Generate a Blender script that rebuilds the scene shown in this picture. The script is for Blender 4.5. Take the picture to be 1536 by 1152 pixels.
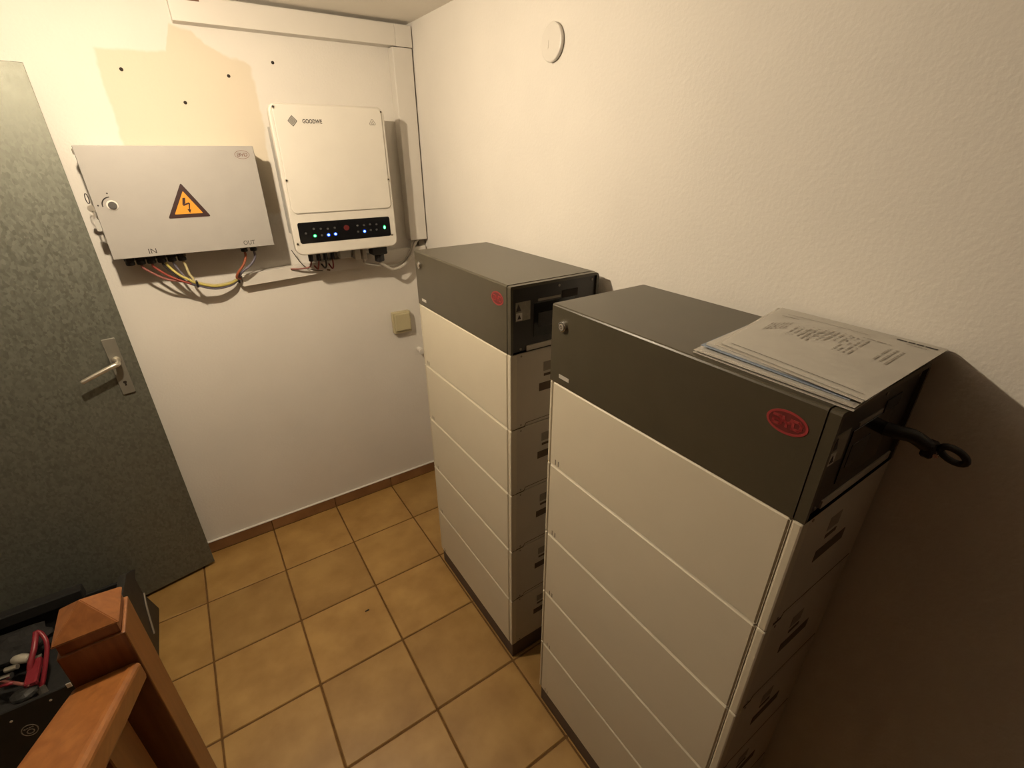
import bpy, bmesh, math, random
from mathutils import Vector, Matrix

# ------------------------------------------------------------------ clear
for o in list(bpy.data.objects):
    bpy.data.objects.remove(o, do_unlink=True)
scene = bpy.context.scene
COL = scene.collection
random.seed(7)

# ------------------------------------------------------------------ camera
F, YAW, PITCH, ROLL = 705.92, 0.5896, 0.4572, -0.0034      # focal length in pixels of a 1536x1152 frame
CAM = Vector((-0.9584, -2.2007, 1.7187))
fwd = Vector((math.sin(YAW)*math.cos(PITCH), math.cos(YAW)*math.cos(PITCH), -math.sin(PITCH)))
rgt = Vector((math.cos(YAW), -math.sin(YAW), 0))
upv = rgt.cross(fwd)
R_ = rgt*math.cos(ROLL) + upv*math.sin(ROLL)
U_ = -rgt*math.sin(ROLL) + upv*math.cos(ROLL)
cam_d = bpy.data.cameras.new('camera')
cam = bpy.data.objects.new('camera', cam_d)
COL.objects.link(cam)
cam_d.sensor_width = 36.0
cam_d.lens = 36.0*F/1536.0
cam_d.clip_start = 0.02
cam.matrix_world = Matrix(((R_.x, U_.x, -fwd.x, CAM.x), (R_.y, U_.y, -fwd.y, CAM.y), (R_.z, U_.z, -fwd.z, CAM.z), (0, 0, 0, 1)))
scene.camera = cam

def at(px, py, axis, v):
    """photo pixel -> point where its ray meets the plane axis = v"""
    d = R_*((px-768)/F) + U_*(-(py-576)/F) + fwd
    t = (v-CAM[axis])/d[axis]
    return CAM + d*t

# ------------------------------------------------------------------ world, light, exposure
w = bpy.data.worlds.new('world'); scene.world = w
w.use_nodes = True
w.node_tree.nodes['Background'].inputs[0].default_value = (1, .82, .6, 1)
w.node_tree.nodes['Background'].inputs[1].default_value = 0.02
LAMP = Vector((-1.07, -.91, 2.06))
LAMP_STRENGTH = 3500.0
LAMP_COLOR = (1, .82, .59)
scene.view_settings.view_transform = 'Standard'
scene.view_settings.look = 'None'
scene.view_settings.gamma = 1
scene.view_settings.use_curve_mapping = False
scene.view_settings.exposure = 0.0

# ------------------------------------------------------------------ materials
def lin(r, g, b):
    f = lambda c: ((c/255+.055)/1.055)**2.4 if c > 10 else c/255/12.92
    return (f(r), f(g), f(b), 1)

def mat(name, col, rough=.5, metal=0, var=.06, vscale=6, bump=0, bscale=200, spec=.5, col2=None, detail=4, dist=.002):
    m = bpy.data.materials.new(name); m.use_nodes = True
    nt = m.node_tree; N = nt.nodes; L = nt.links
    b = N['Principled BSDF']
    b.inputs['Roughness'].default_value = rough
    b.inputs['Metallic'].default_value = metal
    b.inputs['Specular IOR Level'].default_value = spec
    tc = N.new('ShaderNodeTexCoord')
    nz = N.new('ShaderNodeTexNoise'); nz.inputs['Scale'].default_value = vscale; nz.inputs['Detail'].default_value = detail
    L.new(tc.outputs['Object'], nz.inputs['Vector'])
    cr = N.new('ShaderNodeValToRGB')
    c1 = tuple(max(0, c*(1-var)) for c in col[:3])+(1,)
    c2 = col2 or tuple(min(1, c*(1+var)) for c in col[:3])+(1,)
    cr.color_ramp.elements[0].position = .3; cr.color_ramp.elements[1].position = .7
    cr.color_ramp.elements[0].color = c1; cr.color_ramp.elements[1].color = c2
    L.new(nz.outputs['Fac'], cr.inputs['Fac']); L.new(cr.outputs['Color'], b.inputs['Base Color'])
    if bump:
        n2 = N.new('ShaderNodeTexNoise'); n2.inputs['Scale'].default_value = bscale; n2.inputs['Detail'].default_value = 3
        L.new(tc.outputs['Object'], n2.inputs['Vector'])
        bp = N.new('ShaderNodeBump'); bp.inputs['Strength'].default_value = bump; bp.inputs['Distance'].default_value = dist
        L.new(n2.outputs['Fac'], bp.inputs['Height']); L.new(bp.outputs['Normal'], b.inputs['Normal'])
    return m

def emis(name, col, s):
    m = bpy.data.materials.new(name); m.use_nodes = True
    b = m.node_tree.nodes['Principled BSDF']
    b.inputs['Base Color'].default_value = col
    b.inputs['Emission Color'].default_value = col
    b.inputs['Emission Strength'].default_value = s
    return m

def wall_mat(name, patch=False):
    m = mat(name, (.66, .63, .58, 1), rough=.9, var=.03, vscale=3, spec=.2)
    nt = m.node_tree; N = nt.nodes; L = nt.links; b = N['Principled BSDF']
    tc = [n for n in N if n.type == 'TEX_COORD'][0]
    a = N.new('ShaderNodeTexNoise'); a.inputs['Scale'].default_value = 120; a.inputs['Detail'].default_value = 5
    v = N.new('ShaderNodeTexVoronoi'); v.inputs['Scale'].default_value = 46
    for n in (a, v): L.new(tc.outputs['Object'], n.inputs['Vector'])
    mr = N.new('ShaderNodeMapRange'); mr.inputs[1].default_value = 0; mr.inputs[2].default_value = .35; mr.inputs[3].default_value = 1; mr.inputs[4].default_value = 0
    L.new(v.outputs['Distance'], mr.inputs[0])
    ad = N.new('ShaderNodeMath'); ad.operation = 'MULTIPLY_ADD'; ad.inputs[1].default_value = .22
    L.new(mr.outputs[0], ad.inputs[0]); L.new(a.outputs['Fac'], ad.inputs[2])
    bp = N.new('ShaderNodeBump'); bp.inputs['Strength'].default_value = .48; bp.inputs['Distance'].default_value = .0016
    L.new(ad.outputs[0], bp.inputs['Height']); L.new(bp.outputs['Normal'], b.inputs['Normal'])
    if patch:     # old cream-yellow paint left where a former cabinet hung
        base = b.inputs['Base Color'].links[0].from_socket
        wob = N.new('ShaderNodeTexNoise'); wob.inputs['Scale'].default_value = 14
        L.new(tc.outputs['Object'], wob.inputs['Vector'])
        sx = N.new('ShaderNodeSeparateXYZ'); L.new(tc.outputs['Object'], sx.inputs[0])
        def M(op, a_, b_=None, c_=None):
            n = N.new('ShaderNodeMath'); n.operation = op
            for i, q in enumerate((a_, b_, c_)):
                if q is None: continue
                if isinstance(q, (int, float)): n.inputs[i].default_value = q
                else: L.new(q, n.inputs[i])
            return n.outputs[0]
        w0 = M('MULTIPLY', M('SUBTRACT', wob.outputs['Fac'], .5), .035)
        X = M('ADD', sx.outputs['X'], w0); Z = M('ADD', sx.outputs['Z'], w0)
        ramp = N.new('ShaderNodeValToRGB'); e = ramp.color_ramp.elements
        pts = [(-1.06, 2.012), (-.86, 2.022), (-.832, 2.10), (-.775, 2.085), (-.74, 2.052), (-.68, 2.028), (-.60, 1.998)]
        x0, x1 = -1.2, -.4
        while len(e) < len(pts): e.new(.5)
        for el, (px_, z_) in zip(e, pts):
            el.position = (px_-x0)/(x1-x0); g = (z_-1.9)/.3; el.color = (g, g, g, 1)
        L.new(M('DIVIDE', M('SUBTRACT', X, x0), x1-x0), ramp.inputs['Fac'])
        top = M('MULTIPLY_ADD', ramp.outputs['Color'], .3, 1.9)
        def sm(a_, b_):   # soft step of (a-b)
            n = N.new('ShaderNodeMapRange'); n.interpolation_type = 'SMOOTHSTEP'
            n.inputs[1].default_value = -.006; n.inputs[2].default_value = .006
            L.new(M('SUBTRACT', a_, b_), n.inputs[0]); return n.outputs[0]
        k = M('MULTIPLY', M('MULTIPLY', sm(X, -1.054), sm(-.612, X)), M('MULTIPLY', sm(top, Z), sm(Z, 1.5)))
        k = M('MULTIPLY', k, .85)
        mx = N.new('ShaderNodeMixRGB'); mx.inputs[2].default_value = (.60, .53, .415, 1)
        L.new(k, mx.inputs[0]); L.new(base, mx.inputs[1]); L.new(mx.outputs[0], b.inputs['Base Color'])
    return m

def tile_mat(name, c1, c2, rough=.42):
    m = mat(name, c1, rough=rough, var=0, vscale=9, col2=c2, detail=6, bump=.12, bscale=60)
    nt = m.node_tree; N = nt.nodes; L = nt.links; b = N['Principled BSDF']
    tc = [n for n in N if n.type == 'TEX_COORD'][0]
    oi = N.new('ShaderNodeObjectInfo')
    vm = N.new('ShaderNodeVectorMath'); vm.operation = 'MULTIPLY_ADD'
    vm.inputs[1].default_value = (1, 1, 1)
    L.new(tc.outputs['Object'], vm.inputs[0])
    sc = N.new('ShaderNodeMath'); sc.operation = 'MULTIPLY'; sc.inputs[1].default_value = 37
    L.new(oi.outputs['Random'], sc.inputs[0]); L.new(sc.outputs[0], vm.inputs[2])
    for n in N:
        if n.type == 'TEX_NOISE':
            L.new(vm.outputs[0], n.inputs['Vector'])
    hs = N.new('ShaderNodeHueSaturation')
    mr = N.new('ShaderNodeMapRange'); mr.inputs[3].default_value = .9; mr.inputs[4].default_value = 1.1
    L.new(oi.outputs['Random'], mr.inputs[0]); L.new(mr.outputs[0], hs.inputs['Value'])
    src = b.inputs['Base Color'].links[0].from_socket
    L.new(src, hs.inputs['Color']); L.new(hs.outputs[0], b.inputs['Base Color'])
    return m

def wood_mat(name, c1, c2, axis='Z', rough=.35):
    m = bpy.data.materials.new(name); m.use_nodes = True
    nt = m.node_tree; N = nt.nodes; L = nt.links; b = N['Principled BSDF']
    b.inputs['Roughness'].default_value = rough
    tc = N.new('ShaderNodeTexCoord'); mp = N.new('ShaderNodeMapping')
    mp.inputs['Scale'].default_value = (60, 60, 4) if axis == 'Z' else (60, 5, 60)
    L.new(tc.outputs['Object'], mp.inputs[0])
    n = N.new('ShaderNodeTexNoise'); n.inputs['Scale'].default_value = 1; n.inputs['Detail'].default_value = 6; n.inputs['Distortion'].default_value = .6
    L.new(mp.outputs[0], n.inputs['Vector'])
    cr = N.new('ShaderNodeValToRGB'); cr.color_ramp.elements[0].color = c1; cr.color_ramp.elements[1].color = c2
    cr.color_ramp.elements[0].position = .3; cr.color_ramp.elements[1].position = .72
    L.new(n.outputs['Fac'], cr.inputs[0]); L.new(cr.outputs[0], b.inputs['Base Color'])
    return m

def galv_mat(name):
    m = bpy.data.materials.new(name); m.use_nodes = True
    nt = m.node_tree; N = nt.nodes; L = nt.links; b = N['Principled BSDF']
    b.inputs['Metallic'].default_value = .55
    tc = N.new('ShaderNodeTexCoord'); mp = N.new('ShaderNodeMapping'); mp.inputs['Scale'].default_value = (1, 1, .62)
    L.new(tc.outputs['Object'], mp.inputs[0])
    v = N.new('ShaderNodeTexVoronoi'); v.inputs['Scale'].default_value = 150
    n = N.new('ShaderNodeTexNoise'); n.inputs['Scale'].default_value = 70; n.inputs['Detail'].default_value = 5
    n3 = N.new('ShaderNodeTexNoise'); n3.inputs['Scale'].default_value = 5
    for q in (v, n, n3): L.new(mp.outputs[0], q.inputs['Vector'])
    sep = N.new('ShaderNodeSeparateColor'); L.new(v.outputs['Color'], sep.inputs[0])
    a = N.new('ShaderNodeMath'); a.operation = 'MULTIPLY_ADD'; a.inputs[1].default_value = .5
    L.new(sep.outputs[0], a.inputs[0])
    a2 = N.new('ShaderNodeMath'); a2.operation = 'MULTIPLY'; a2.inputs[1].default_value = .6
    L.new(n.outputs['Fac'], a2.inputs[0]); L.new(a2.outputs[0], a.inputs[2])
    cr = N.new('ShaderNodeValToRGB'); cr.color_ramp.elements[0].color = (.12, .124, .10, 1); cr.color_ramp.elements[1].color = (.185, .19, .158, 1)
    cr.color_ramp.elements[0].position = .25; cr.color_ramp.elements[1].position = .9
    L.new(a.outputs[0], cr.inputs[0]); L.new(cr.outputs[0], b.inputs['Base Color'])
    mr = N.new('ShaderNodeMapRange'); mr.inputs[3].default_value = .42; mr.inputs[4].default_value = .62
    L.new(a.outputs[0], mr.inputs[0]); L.new(mr.outputs[0], b.inputs['Roughness'])
    bp = N.new('ShaderNodeBump'); bp.inputs['Strength'].default_value = .12; bp.inputs['Distance'].default_value = .002
    L.new(n.outputs['Fac'], bp.inputs['Height']); L.new(bp.outputs['Normal'], b.inputs['Normal'])
    return m

M = {}
M['wall'] = wall_mat('white roughcast plaster')
M['wall_back'] = wall_mat('white plaster with old cream paint', True)
M['ceiling'] = mat('ceiling plaster', (.78, .745, .68, 1), rough=.95, var=.03, vscale=3, bump=.3, bscale=90, spec=.1)
M['grout'] = mat('brown grout', (.12, .065, .025, 1), rough=.95, var=.2, vscale=30, spec=.1)
M['tile'] = tile_mat('ochre tile', (.24, .132, .036, 1), (.345, .208, .066, 1))
M['basetile'] = tile_mat('brown skirting tile', (.19, .09, .036, 1), (.27, .14, .058, 1))
M['caulk'] = mat('white sealant', (.62, .59, .54, 1), rough=.7)
M['galv'] = galv_mat('galvanised steel')
M['steel'] = mat('matt aluminium', (.62, .58, .50, 1), rough=.35, metal=.85, var=.05, vscale=40)
M['platesteel'] = mat('dull aluminium plate', (.23, .22, .185, 1), rough=.45, metal=.5, var=.05, vscale=40)
M['chrome'] = mat('chrome', (.8, .8, .8, 1), rough=.15, metal=1, var=.02)
M['black'] = mat('black plastic', (.012, .011, .011, 1), rough=.45, var=.2, vscale=50)
M['blackgloss'] = mat('black gloss', (.006, .006, .007, 1), rough=.12, var=.2)
M['hole'] = mat('dark hole', (.02, .014, .01, 1), rough=.9)
M['panel'] = mat('light grey powder coat', (.315, .30, .28, 1), rough=.45, var=.02, vscale=20, bump=.05, bscale=600, dist=.001)
M['invwhite'] = mat('white cast aluminium coat', (.60, .57, .51, 1), rough=.4, var=.02, vscale=10)
M['invgrey'] = mat('grey casting', (.42, .41, .38, 1), rough=.5, metal=.3)
M['invdark'] = mat('dark lock metal', (.10, .095, .09, 1), rough=.4, metal=.4)
M['trunk'] = mat('white pvc trunking', (.60, .57, .52, 1), rough=.45, var=.02)
M['greycable'] = mat('grey pvc cable', (.40, .37, .32, 1), rough=.5)
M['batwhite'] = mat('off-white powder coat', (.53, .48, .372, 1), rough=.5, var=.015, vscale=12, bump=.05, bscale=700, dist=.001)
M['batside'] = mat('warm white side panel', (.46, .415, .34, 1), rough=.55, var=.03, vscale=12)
M['batdark'] = mat('dark grey powder coat', (.058, .049, .031, 1), rough=.31, var=.06, vscale=18, bump=.05, bscale=700, dist=.001)
M['batpanel'] = mat('black side panel', (.022, .019, .017, 1), rough=.35, var=.2, vscale=12)
M['batbase'] = mat('dark brown plinth', (.075, .05, .038, 1), rough=.6)
M['slot'] = mat('grey slot', (.22, .19, .15, 1), rough=.7)
M['slotdark'] = mat('dark recess', (.09, .06, .035, 1), rough=.8)
M['red'] = mat('red print', (.27, .03, .03, 1), rough=.5, var=.05)
M['redthin'] = mat('brown red print', (.15, .05, .035, 1), rough=.5)
M['silver'] = mat('silver label', (.55, .52, .46, 1), rough=.4, metal=.3)
M['label'] = mat('grey label', (.20, .175, .13, 1), rough=.6, var=.15, vscale=120)
M['ink'] = mat('dark print', (.03, .022, .02, 1), rough=.6)
M['inkgrey'] = mat('grey print', (.22, .20, .17, 1), rough=.7, var=.3, vscale=300)
M['inkfaint'] = mat('faint grey print', (.33, .30, .26, 1), rough=.7, var=.2, vscale=300)
M['warnblack'] = mat('warning black', (.026, .006, .005, 1), rough=.5)
M['warnyellow'] = mat('warning amber', (.60, .255, .022, 1), rough=.45, var=.02)
M['switch'] = mat('ivory plastic', (.44, .39, .24, 1), rough=.4, var=.02)
M['white'] = mat('white plastic', (.62, .59, .54, 1), rough=.4, var=.01)
M['wred'] = mat('red cable', (.24, .045, .03, 1), rough=.45)
M['worange'] = mat('orange red cable', (.30, .085, .04, 1), rough=.45)
M['wblue'] = mat('blue grey cable', (.11, .10, .13, 1), rough=.45)
M['wyellow'] = mat('yellow green cable', (.43, .36, .10, 1), rough=.45)
M['wcream'] = mat('pale yellow cable', (.46, .40, .22, 1), rough=.45)
M['wblack'] = mat('black cable', (.02, .016, .016, 1), rough=.45)
M['wpink'] = mat('dull red cable', (.24, .085, .07, 1), rough=.45)
M['wood'] = wood_mat('orange pine post', (.15, .050, .013, 1), (.23, .088, .024, 1), 'Z')
M['woodrail'] = wood_mat('orange pine rail', (.16, .054, .013, 1), (.25, .098, .026, 1), 'Y')
M['wooddark'] = wood_mat('dark brown wood', (.06, .022, .010, 1), (.11, .042, .018, 1), 'Z', .5)
M['woodblock'] = mat('brown wood', (.12, .05, .025, 1), rough=.6)
M['paper'] = mat('paper', (.46, .44, .40, 1), rough=.6, var=.03, vscale=14, bump=.3, bscale=14, dist=.01)
M['paperblue'] = mat('blue card', (.24, .29, .36, 1), rough=.6, var=.05)
M['plastic'] = mat('clear sleeve', (.46, .43, .38, 1), rough=.22, var=.05, vscale=20)
M['toolblack'] = mat('black box plastic', (.006, .0055, .005, 1), rough=.75, var=.3, vscale=30, bump=.15, bscale=150)
M['toolgrey'] = mat('worn dark grey plastic', (.02, .019, .017, 1), rough=.55, var=.4, vscale=40)
M['toolred'] = mat('red handle plastic', (.22, .02, .03, 1), rough=.35)
M['toolwhite'] = mat('milky plastic', (.42, .39, .32, 1), rough=.35)
M['toolcloth'] = mat('dark grey cloth', (.016, .015, .014, 1), rough=.9, var=.3, vscale=60)
M['lampbase'] = mat('white lamp socket', (.75, .73, .7, 1), rough=.4)
M['bulb'] = emis('warm bulb', LAMP_COLOR+(1,), LAMP_STRENGTH)
M['ledgreen'] = emis('green led', (.10, 1, .30, 1), 6)
M['ledblue'] = emis('blue led', (.16, .36, 1, 1), 7)
M['ledglowblue'] = emis('blue lens', (.0, .05, .6, 1), .8)
M['ledglowgreen'] = emis('green lens', (.0, .32, .08, 1), .5)
M['ledoff'] = mat('unlit led', (.055, .055, .055, 1), rough=.4)
M['ledred'] = mat('dim red button', (.10, .010, .010, 1), rough=.4)

# ------------------------------------------------------------------ mesh helpers
def box(bm, x0, x1, y0, y1, z0, z1, bev=0, seg=1):
    t = bmesh.new()
    bmesh.ops.create_cube(t, size=1)
    for v in t.verts:
        v.co = Vector(((x0+x1)/2+v.co.x*(x1-x0), (y0+y1)/2+v.co.y*(y1-y0), (z0+z1)/2+v.co.z*(z1-z0)))
    if bev:
        bmesh.ops.bevel(t, geom=t.edges[:], offset=bev, segments=seg, affect='EDGES', profile=.5)
    merge(bm, t)

def merge(bm, t):
    me = bpy.data.meshes.new('tmp'); t.to_mesh(me); t.free()
    bm.from_mesh(me); bpy.data.meshes.remove(me)

def B(*a, **k):
    bm = bmesh.new(); box(bm, *a, **k); return bm

def prism(bm, pts, axis, a0, a1, bev=0, seg=2):
    """pts in the two other axes (in order x,y,z minus axis), extruded along axis from a0 to a1"""
    t = bmesh.new()
    def P(u, v, a):
        return {0: (a, u, v), 1: (u, a, v), 2: (u, v, a)}[axis]
    lo = [t.verts.new(P(u, v, a0)) for u, v in pts]
    hi = [t.verts.new(P(u, v, a1)) for u, v in pts]
    t.faces.new(lo); t.faces.new(hi[::-1])
    n = len(pts)
    for i in range(n):
        t.faces.new((lo[i], hi[i], hi[(i+1) % n], lo[(i+1) % n]))
    bmesh.ops.recalc_face_normals(t, faces=t.faces[:])
    if bev:
        es = [e for e in t.edges if abs(e.verts[0].co[axis]-e.verts[1].co[axis]) < 1e-6]
        bmesh.ops.bevel(t, geom=es, offset=bev, segments=seg, affect='EDGES', profile=.5)
    merge(bm, t)

def rrect(x0, x1, y0, y1, r, n=6):
    pts = []
    for cx, cy, a in ((x1-r, y1-r, 0), (x0+r, y1-r, 90), (x0+r, y0+r, 180), (x1-r, y0+r, 270)):
        for i in range(n+1):
            t = math.radians(a+90*i/n); pts.append((cx+r*math.cos(t), cy+r*math.sin(t)))
    return pts

def ell(cx, cy, rx, ry, n=40):
    return [(cx+rx*math.cos(2*math.pi*i/n), cy+ry*math.sin(2*math.pi*i/n)) for i in range(n)]

def ring(bm, outer, inner, axis, a0, a1):
    t = bmesh.new()
    def P(u, v, a): return {0: (a, u, v), 1: (u, a, v), 2: (u, v, a)}[axis]
    n = len(outer)
    rows = [[t.verts.new(P(u, v, a)) for u, v in q] for q, a in ((outer, a0), (outer, a1), (inner, a1), (inner, a0))]
    for k in range(4):
        r0, r1 = rows[k], rows[(k+1) % 4]
        for i in range(n):
            t.faces.new((r0[i], r0[(i+1) % n], r1[(i+1) % n], r1[i]))
    bmesh.ops.recalc_face_normals(t, faces=t.faces[:])
    merge(bm, t)

def disc(bm, c, r, axis, a0, a1, n=24, bev=0):
    prism(bm, ell(c[0], c[1], r, r, n), axis, a0, a1, bev)

def smooth_path(pts, k=6):
    P = [Vector(p) for p in pts]; out = []
    for i in range(len(P)-1):
        p0 = P[max(i-1, 0)]; p1 = P[i]; p2 = P[i+1]; p3 = P[min(i+2, len(P)-1)]
        for j in range(k):
            t = j/k
            out.append(.5*((2*p1)+(-p0+p2)*t+(2*p0-5*p1+4*p2-p3)*t*t+(-p0+3*p1-3*p2+p3)*t**3))
    out.append(P[-1]); return out

def tube(bm, pts, r, n=8, k=6, closed=False):
    path = smooth_path(pts, k) if k > 1 else [Vector(p) for p in pts]
    t = bmesh.new(); rows = []
    prev = None
    for i, p in enumerate(path):
        a = path[max(i-1, 0)]; b = path[min(i+1, len(path)-1)]
        d = (b-a).normalized()
        if prev is None:
            s = d.cross(Vector((0, 0, 1)))
            if s.length < .1: s = d.cross(Vector((1, 0, 0)))
        else:
            s = prev - d*prev.dot(d)
        s.normalize(); prev = s; u = s.cross(d)
        rr = r(i/(len(path)-1)) if callable(r) else r
        rows.append([t.verts.new(p+(s*math.cos(2*math.pi*j/n)+u*math.sin(2*math.pi*j/n))*rr) for j in range(n)])
    for i in range(len(rows)-1):
        for j in range(n):
            t.faces.new((rows[i][j], rows[i][(j+1) % n], rows[i+1][(j+1) % n], rows[i+1][j]))
    t.faces.new(rows[0][::-1]); t.faces.new(rows[-1])
    bmesh.ops.recalc_face_normals(t, faces=t.faces[:])
    merge(bm, t)

def ribbon(bm, pts, wd, axis, a0, a1):
    """flat stroke along 2-D points (joined quads with round joints)"""
    for (u0, v0), (u1, v1) in zip(pts, pts[1:]):
        L = math.hypot(u1-u0, v1-v0) or 1e-6
        dx, dy = (u1-u0)/L*wd/2, (v1-v0)/L*wd/2
        prism(bm, [(u0-dx-dy, v0-dy+dx), (u1+dx-dy, v1+dy+dx), (u1+dx+dy, v1+dy-dx), (u0-dx+dy, v0-dy-dx)], axis, a0, a1)

def mk(name, bm, m, parent=None, root=None, smooth=False):
    me = bpy.data.meshes.new(name)
    r = root if root is not None else parent
    if r is not None:
        off = r.location if r.parent is None else r.parent.location if r.parent.parent is None else r.parent.parent.location
        if r.parent is None or True:
            bmesh.ops.translate(bm, verts=bm.verts[:], vec=-Vector(off))
    bm.to_mesh(me); bm.free()
    me.materials.append(M[m])
    if smooth:
        for p in me.polygons: p.use_smooth = True
    o = bpy.data.objects.new(name, me); COL.objects.link(o)
    if parent is not None: o.parent = parent
    return o

def solo(name, bm, m, label, cat, group=None, smooth=False, origin=None):
    """a thing that is one mesh"""
    co = [v.co for v in bm.verts]
    c = Vector(origin) if origin else Vector((sum(v.x for v in co)/len(co), sum(v.y for v in co)/len(co), min(v.z for v in co)))
    bmesh.ops.translate(bm, verts=bm.verts[:], vec=-c)
    o = mk(name, bm, m, smooth=smooth); o.location = c
    o['label'] = label; o['category'] = cat
    if group: o['group'] = group
    return o

def thing(name, label, cat, loc, group=None):
    o = bpy.data.objects.new(name, None); COL.objects.link(o)
    o.empty_display_size = .05
    o.location = loc; o['label'] = label; o['category'] = cat
    if group: o['group'] = group
    return o

def struct(name, bm, m):
    o = mk(name, bm, m); o['kind'] = 'structure'; return o

def text_bm(body, height, width, frame, depth=.0006, bold=0):
    """lettering: mesh from the built-in font, fitted to width x height, centred, put through frame (4x4)"""
    cu = bpy.data.curves.new('lettering', 'FONT'); cu.body = body; cu.size = 1; cu.extrude = 0; cu.offset = bold
    cu.resolution_u = 3
    ob = bpy.data.objects.new('lettering', cu); COL.objects.link(ob)
    bpy.context.view_layer.update()
    me = bpy.data.meshes.new_from_object(ob.evaluated_get(bpy.context.evaluated_depsgraph_get()))
    bpy.data.objects.remove(ob); bpy.data.curves.remove(cu)
    bm = bmesh.new(); bm.from_mesh(me); bpy.data.meshes.remove(me)
    xs = [v.co.x for v in bm.verts]; ys = [v.co.y for v in bm.verts]
    sx = width/(max(xs)-min(xs)); sy = height/(max(ys)-min(ys))
    for v in bm.verts:
        v.co = Vector(((v.co.x-(max(xs)+min(xs))/2)*sx, (v.co.y-(max(ys)+min(ys))/2)*sy, depth))
    bmesh.ops.transform(bm, matrix=frame, verts=bm.verts[:])
    return bm

def frame_back(c):      # on a face looking to -y: u = +x, v = +z
    return Matrix(((1, 0, 0, c[0]), (0, 0, -1, c[1]), (0, 1, 0, c[2]), (0, 0, 0, 1)))
def frame_left(c):      # on a face looking to -x: u = -y, v = +z
    return Matrix(((0, 0, -1, c[0]), (-1, 0, 0, c[1]), (0, 1, 0, c[2]), (0, 0, 0, 1)))

def logo_bm(wd, ht, frame, ringw, stroke, filled=False, d=.0006):
    """oval badge with three wide letters B Y D; drawn in u,v then put through frame"""
    bm = bmesh.new()
    ring(bm, ell(0, 0, wd/2, ht/2), ell(0, 0, wd/2-ringw, ht/2-ringw), 2, 0, d)
    lw, lh = wd*.21, ht*.34
    def S(pts): ribbon(bm, [(x*lw, y*lh) for x, y in pts], stroke, 2, 0, d)
    bx = -1.12
    S([(bx-.42, .5), (bx+.25, .5), (bx+.42, .35), (bx+.42, .15), (bx+.28, 0), (bx-.3, 0)])
    S([(bx-.42, .0), (bx+.28, 0), (bx+.45, -.15), (bx+.45, -.35), (bx+.28, -.5), (bx-.42, -.5), (bx-.42, 0.0)])
    S([(-.48, .5), (-.36, .1), (0, -.05), (.36, .1), (.48, .5)]); S([(0, -.05), (0, -.5)])
    dx = 1.12
    S([(dx-.42, .5), (dx+.2, .5), (dx+.46, .25), (dx+.46, -.25), (dx+.2, -.5), (dx-.42, -.5), (dx-.42, .12)])
    bmesh.ops.transform(bm, matrix=frame, verts=bm.verts[:])
    return bm

# ================================================================== ROOM SHELL
ZC = 2.185
XL, YB = -2.125, -3.75
bm = bmesh.new(); box(bm, XL, 0, YB, 0, -.08, -.0025)
floor = struct('floor', bm, 'grout')
T, OX, OY, G = .3127, -.9536, -.008, .0065
tile_cache = {}
for i in range(-4, 4):
    for j in range(-1, 13):
        x0 = max(OX+i*T+G/2, XL+.002); x1 = min(OX+(i+1)*T-G/2, -.002)
        y1 = min(OY-j*T-G/2, -.002); y0 = max(OY-(j+1)*T+G/2, YB+.002)
        if x1-x0 < .01 or y1-y0 < .01: continue
        key = (round(x1-x0, 4), round(y1-y0, 4))
        if key not in tile_cache:
            hx, hy = key[0]/2, key[1]/2
            o = mk('tile', B(-hx, hx, -hy, hy, -.012, 0, bev=.0022, seg=1), 'tile', floor)
            tile_cache[key] = o.data
        else:
            o = bpy.data.objects.new('tile', tile_cache[key]); COL.objects.link(o); o.parent = floor
        o.location = ((x0+x1)/2, (y0+y1)/2, 0)

wall_back = struct('wall_back', B(XL-.15, .15, 0, .15, -.08, ZC+.1), 'wall_back')
wall_right = struct('wall_right', B(0, .15, YB, 0, -.08, ZC+.1), 'wall')
struct('wall_front', B(XL-.15, .15, YB-.15, YB, -.08, ZC+.1), 'wooddark')  # unseen wall, its dark wood finish added to cut bounced light
struct('ceiling', B(XL, 0, YB, 0, ZC, ZC+.1), 'ceiling')
# left wall with the doorway of the opened steel door, and the passage behind it
DY0, DY1, DZ = -.285, -1.145, 1.97
bm = bmesh.new()
box(bm, XL-.15, XL, DY0, 0, -.08, ZC+.1); box(bm, XL-.15, XL, YB, DY1, -.08, ZC+.1); box(bm, XL-.15, XL, DY1, DY0, DZ, ZC+.1)
wall_left = struct('wall_left', bm, 'wooddark')  # unseen; dark wood finish added to lower and redden the bounce
bm = bmesh.new()
box(bm, -3.3, XL-.15, DY0-.05, .10-.05, -.08, ZC); box(bm, -3.3, XL-.15, DY1-.15, DY1, -.08, ZC); box(bm, -3.45, -3.3, DY1-.15, .05, -.08, ZC)
struct('wall_passage', bm, 'wall')
struct('ceiling_passage', B(-3.3, XL-.15, DY1, DY0, ZC-.1, ZC), 'ceiling')
struct('floor_passage', B(-3.3, XL, DY1, DY0, -.08, -.001), 'tile')
bm = bmesh.new()
for y in (DY0, DY1+.04): box(bm, XL-.03, XL+.012, y-.04, y, 0, DZ)
box(bm, XL-.03, XL+.012, DY1+.04, DY0-.04, DZ-.04, DZ)
fr = struct('trim_1', bm, 'galv')

# dowel holes and screws left in the walls
for px, py in ((182, 104), (278, 154), (343, 114), (409, 94)):
    p = at(px, py, 1, 0)
    b2 = bmesh.new(); disc(b2, (p.x, p.z), .0055, 1, -.0012, .0, 14)
    mk('dowel_hole', b2, 'hole', wall_back)

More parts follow.
